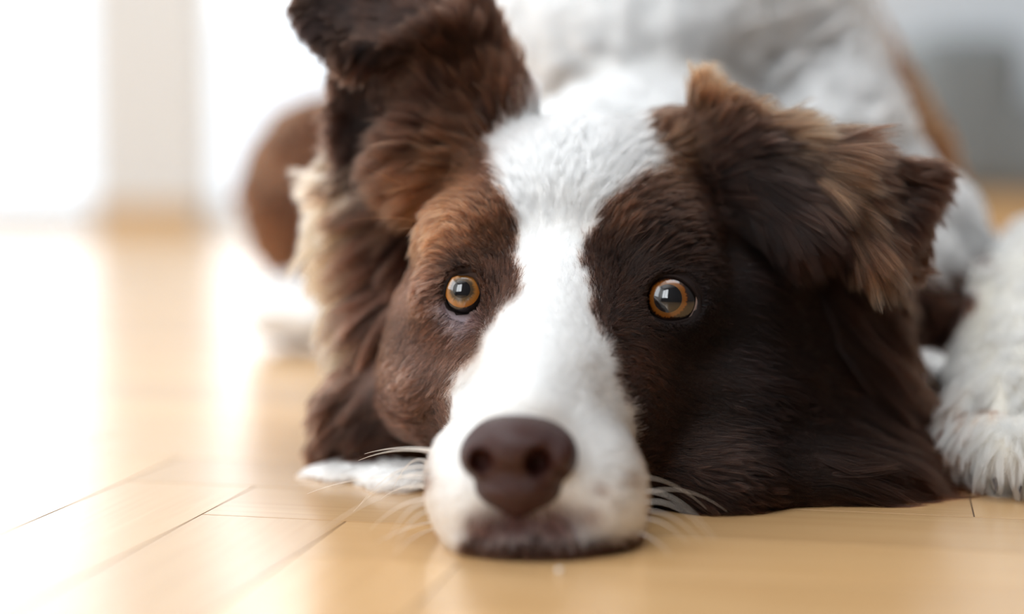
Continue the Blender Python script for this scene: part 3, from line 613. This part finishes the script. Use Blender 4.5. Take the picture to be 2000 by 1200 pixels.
def cap_geo(rad_fn, r0, r1, rings=14, seg=64):
    """revolved cap around +z; rad_fn(r) gives the height at radius r"""
    V = []; Fq = []; rs = np.linspace(r0, r1, rings)
    for r in rs:
        for k in range(seg): a = 2 * math.pi * k / seg; V.append((r * math.cos(a), r * math.sin(a), rad_fn(r)))
    for i in range(rings - 1):
        for k in range(seg): Fq.append((i * seg + k, i * seg + (k + 1) % seg, (i + 1) * seg + (k + 1) % seg, (i + 1) * seg + k)[::-1])
    return V, Fq
for side, e in EYES.items():
    R = e['r']; Cw = e['C']; uI, vI = e['iris']
    ray = unit(at(uI, vI, 1.0) - CAM); oc = CAM - Cw; b_ = ray @ oc; t = -b_ - math.sqrt(max(b_ * b_ - (oc @ oc - R * R), 0)); hit = CAM + ray * t
    axis = unit(hit - Cw); rot = Vector(axis).to_track_quat('Z', 'Y')
    cz = lambda r, R=R: math.sqrt(max(R * R - r * r, 0))
    lim = e['ir'] + .20; Rc = e['ir'] * 1.45 + .12                           # corneal bulge over the iris
    zc = cz(lim) - math.sqrt(Rc * Rc - lim * lim)
    bulge = lambda r: zc + math.sqrt(max(Rc * Rc - r * r, 0))
    V, Fq = cap_geo(lambda r: bulge(r), 1e-4, e['pr'], 6); 
    eye = link('eye', None, dog); eye.location = tuple((Cw - off) * S); eye.rotation_mode = 'QUATERNION'; eye.rotation_quaternion = rot
    # eyeball: back sphere up to the limbus
    V2 = []; F2 = []; seg = 64; a0 = math.asin(lim / R)
    th = np.linspace(a0, math.pi - .01, 40)
    for a in th:
        for k in range(seg): q = 2 * math.pi * k / seg; V2.append((R * math.sin(a) * math.cos(q), R * math.sin(a) * math.sin(q), R * math.cos(a)))
    for i in range(39):
        for k in range(seg): F2.append((i * seg + k, i * seg + (k + 1) % seg, (i + 1) * seg + (k + 1) % seg, (i + 1) * seg + k)[::-1])
    mesh_from('eyeball', V2, F2, m_sclera, eye)
    mesh_from('pupil', V, Fq, m_pupil, eye)
    V, Fq = cap_geo(bulge, e['pr'], e['ir'], 16); mesh_from('iris', V, Fq, m_iris if side == 'left' else m_iris_shaded, eye)
    V, Fq = cap_geo(bulge, e['ir'], lim, 6); mesh_from('limbus', V, Fq, m_limbus, eye)
    # eyelid: rings from the rim outwards
    base = cr_loop(e['poly'], 64); rings = []
    def ball_depth(u, v, rad):
        ray = at(u, v, 1.0) - CAM; L_ = np.linalg.norm(ray); ray = ray / L_; b_ = ray @ oc; disc = b_ * b_ - (oc @ oc - rad * rad)
        return (-b_ - math.sqrt(disc)) / L_ if disc > 0 else (-b_) / L_
    for sI, mode in ((.97, -.02), (1.0, .06), (1.05, .11), (1.12, .10), (1.24, 'mid'), (1.32, 'skin'), (1.42, 'deep')):
        row = []
        for q in base:
            uv = e['pc'] + (q - e['pc']) * sI + (q - e['pc']) / (np.linalg.norm(q - e['pc'])) * (sI - 1) * 12
            bd = ball_depth(uv[0], uv[1], R + (mode if not isinstance(mode, str) else .08)); sd = skin_depth(uv[0], uv[1], 50, 64)
            if sd is None: sd = bd
            dd = bd if not isinstance(mode, str) else {'mid': .5 * bd + .5 * min(sd - .05, bd + .3), 'skin': sd - .05 if abs(sd - bd) < 1.2 else bd, 'deep': sd + .12}[mode]
            if mode == .10: dd = min(bd, 58)
            row.append(at(uv[0], uv[1], dd))
        rings.append(row)
    V = [p_ - off for r_ in rings for p_ in r_]; n = 64; Fq = [(i * n + k, i * n + (k + 1) % n, (i + 1) * n + (k + 1) % n, (i + 1) * n + k) for i in range(len(rings) - 1) for k in range(n)]
    lid = mesh_from('eyelid', V, Fq, m_lid, dog)
    lid.parent = eye; lid.matrix_parent_inverse = (Matrix.Translation(Vector((Cw - off) * S)) @ rot.to_matrix().to_4x4()).inverted()

# ------------------------------------------------------------------ nose
gx, gy, gz = rng(-2.6, 2.9, .045), rng(43.5, 51.5, .06), rng(-.1, 7, .045)
GX0, GY0, GZ0, F0, R0, T0 = GX, GY, GZ, FLD, RAW, TAG
GX, GY, GZ = gx, gy, gz; FLD = np.full((len(gx), len(gy), len(gz)), 9.0, np.float32); RAW = FLD.copy(); TAG = np.zeros(FLD.shape, np.int8)
ell(1012, 872, 48.6, (1.50, .95, 1.5), 0, .3); ell(1012, 950, 48.55, (1.25, .72, 1.15), 0, .4)
ell(935, 893, 48.2, (.55, .62, .85), 0, .25, roll=-15); ell(1085, 893, 48.3, (.62, .70, .95), 0, .25, roll=15)
ell(1010, 975, 48.5, (.42, .5, .75), 0, .3)
ell(937, 907, 46.9, (.38, .44, 1.15), 0, .12, roll=-10, op='cut'); ell(1052, 908, 46.9, (.42, .46, 1.2), 0, .12, roll=10, op='cut')
cone((935, 925, 47.1), (907, 935, 47.9), .16, .10, 0, .12, op='cut'); cone((1060, 925, 47.0), (1105, 928, 47.8), .22, .13, 0, .12, op='cut')
cone((1003, 925, 47.05), (1002, 1010, 47.6), .05, .09, 0, .1, op='cut')
NV, NQ, _ = surface_nets(FLD, GX, GY, GZ)
GX, GY, GZ, FLD, RAW, TAG = GX0, GY0, GZ0, F0, R0, T0
m_nose = mat('nose_leather', (.042, .012, .009), .27, .34)
vo = nd(m_nose, 'ShaderNodeTexVoronoi'); vo.inputs['Scale'].default_value = 700; bu = nd(m_nose, 'ShaderNodeBump'); bu.inputs['Strength'].default_value = .35; bu.inputs['Distance'].default_value = .0004
ln(m_nose, vo.outputs[0], bu.inputs['Height']); ln(m_nose, bu.outputs[0], m_nose.node_tree.nodes['Principled BSDF'].inputs['Normal'])
np_mesh('nose', NV - off, NQ, m_nose, dog)

# ------------------------------------------------------------------ whiskers
m_whisk = mat('whisker', (.85, .80, .74), .3, .5); m_whisk2 = mat('brow_whisker', (.45, .22, .10), .3, .5)
def whisker(p0, p1, sag, m, r=.024, d1=None):
    d1 = min(d1 or 60, 38250 / max(p1[1] - 300, 1) * .985)
    d0 = skin_depth(p0[0], p0[1]) or 52; a = at(p0[0], p0[1], d0 + .15); b = at(p1[0], p1[1], d1)
    mid = (a + b) / 2 + AU * sag; n = 12; V = []; Fq = []
    for i in range(n + 1):
        t = i / n; p_ = a * (1 - t) ** 2 + 2 * mid * t * (1 - t) + b * t * t; tan = unit((mid - a) * (1 - t) + (b - mid) * t)
        s1 = unit(np.cross(tan, AF)); s2 = np.cross(tan, s1); rr = r * (1 - .85 * t)
        for k in range(5): q = 2 * math.pi * k / 5; p2 = p_ + (s1 * math.cos(q) + s2 * math.sin(q)) * rr; p2[2] = max(p2[2], .02); V.append(p2 - off)
    for i in range(n):
        for k in range(5): Fq.append((i * 5 + k, i * 5 + (k + 1) % 5, (i + 1) * 5 + (k + 1) % 5, (i + 1) * 5 + k))
    mesh_from('whisker', V, Fq, m, dog)
for a, b, s in (((850, 880), (712, 887), .25), ((850, 884), (700, 900), .35), ((845, 912), (768, 955), 1.0), ((845, 915), (700, 990), .9), ((842, 925), (690, 1000), .7), ((840, 945), (612, 1052), .6),
                ((845, 958), (745, 975), .5), ((842, 975), (722, 1036), .5), ((845, 1000), (770, 1070), .6), ((850, 1020), (735, 1060), .2), ((848, 985), (756, 1060), .8), ((850, 1035), (768, 1085), .3), ((845, 935), (600, 965), .5)):
    whisker(a, b, s, m_whisk, d1=54.5)
for a, b, s in (((1245, 932), (1380, 995), .5), ((1250, 960), (1400, 1055), .8), ((1248, 985), (1395, 1060), .9), ((1250, 1000), (1370, 1060), .6), ((1245, 1015), (1345, 1065), .5), ((1240, 970), (1420, 1000), .8), ((1235, 1040), (1310, 1085), .3)):
    whisker(a, b, s, m_whisk, .016, d1=52.8)
whisker((835, 385), (697, 323), .12, m_whisk2, .009, 57); whisker((830, 436), (685, 432), .3, m_whisk2, .009, 57); whisker((845, 452), (760, 452), .2, m_whisk2, .008, 57)

# ------------------------------------------------------------------ claws of the forepaw
m_claw = mat('claw', (.05, .035, .03), .35)
for (u, v, d) in ((1900, 940, 57.7), (1945, 950, 56.5), (1992, 953, 56.3), (2044, 940, 57.3)):
    V, Fq = [], []; n = 7
    for i in range(n + 1):
        t = i / n; c = at(u, v - 14 + 26 * t * t, d + .4 - .75 * t); r = .17 * (1 - t) ** .7 + .01
        for k in range(8): q = 2 * math.pi * k / 8; p2 = c + (AX * math.cos(q) * .8 + AU * math.sin(q)) * r; p2[2] = max(p2[2], .03); V.append(p2 - off)
    for i in range(n):
        for k in range(8): Fq.append((i * 8 + k, i * 8 + (k + 1) % 8, (i + 1) * 8 + (k + 1) % 8, (i + 1) * 8 + k))
    mesh_from('claw', V, Fq, m_claw, dog)

# ------------------------------------------------------------------ daybed against the back wall
m_up = mat('grey_upholstery', (.19, .205, .21), .95, .2)
n_ = nd(m_up, 'ShaderNodeTexNoise'); n_.inputs['Scale'].default_value = 400; b_ = nd(m_up, 'ShaderNodeBump'); b_.inputs['Strength'].default_value = .3; b_.inputs['Distance'].default_value = .002
ln(m_up, n_.outputs[0], b_.inputs['Height']); ln(m_up, b_.outputs[0], m_up.node_tree.nodes['Principled BSDF'].inputs['Normal'])
def soft_box(name, x0, x1, y0, y1, z0, z1, r, m, parent, org):
    bm = bmesh.new(); bmesh.ops.create_cube(bm, size=1)
    for v_ in bm.verts: v_.co = Vector((((x0 + x1) / 2 + v_.co.x * (x1 - x0) - org[0]) * S, ((y0 + y1) / 2 + v_.co.y * (y1 - y0) - org[1]) * S, ((z0 + z1) / 2 + v_.co.z * (z1 - z0)) * S))
    bmesh.ops.bevel(bm, geom=bm.edges[:], offset=r * S, segments=5, affect='EDGES', profile=.5)
    me = bpy.data.meshes.new(name); bm.to_mesh(me); bm.free(); me.polygons.foreach_set('use_smooth', [True] * len(me.polygons)); me.materials.append(m); return link(name, me, parent)
org = (118, 230); db = link('daybed', None); db.location = (org[0] * S, org[1] * S, 0); db['category'] = 'daybed'; db['label'] = 'low dark grey daybed with a wooden base, blurred behind the dog on the right'
soft_box('base', 52, 184, 215, 250, 0, 6.2, .6, m_skirt, db, org)
soft_box('seat', 60, 184, 213, 251, 6.2, 18, 2.5, m_up, db, org)
soft_box('armrest', 50, 63, 213, 251, 6.2, 26, 3, m_up, db, org)

# ------------------------------------------------------------------ crumb under the chin
pc_ = at(1092, 1113, 46.8); bm = bmesh.new(); bmesh.ops.create_icosphere(bm, subdivisions=2, radius=.085 * S)
for vv in bm.verts: vv.co *= 1 + random.uniform(-.15, .15)
me = bpy.data.meshes.new('crumb'); bm.to_mesh(me); bm.free(); me.materials.append(mat('crumb_white', (.75, .72, .66), .4))
cb = link('crumb', me); cb.location = (pc_[0] * S, pc_[1] * S, .085 * S); cb['label'] = "tiny pale crumb on the floor under the dog's chin"; cb['category'] = 'crumb'
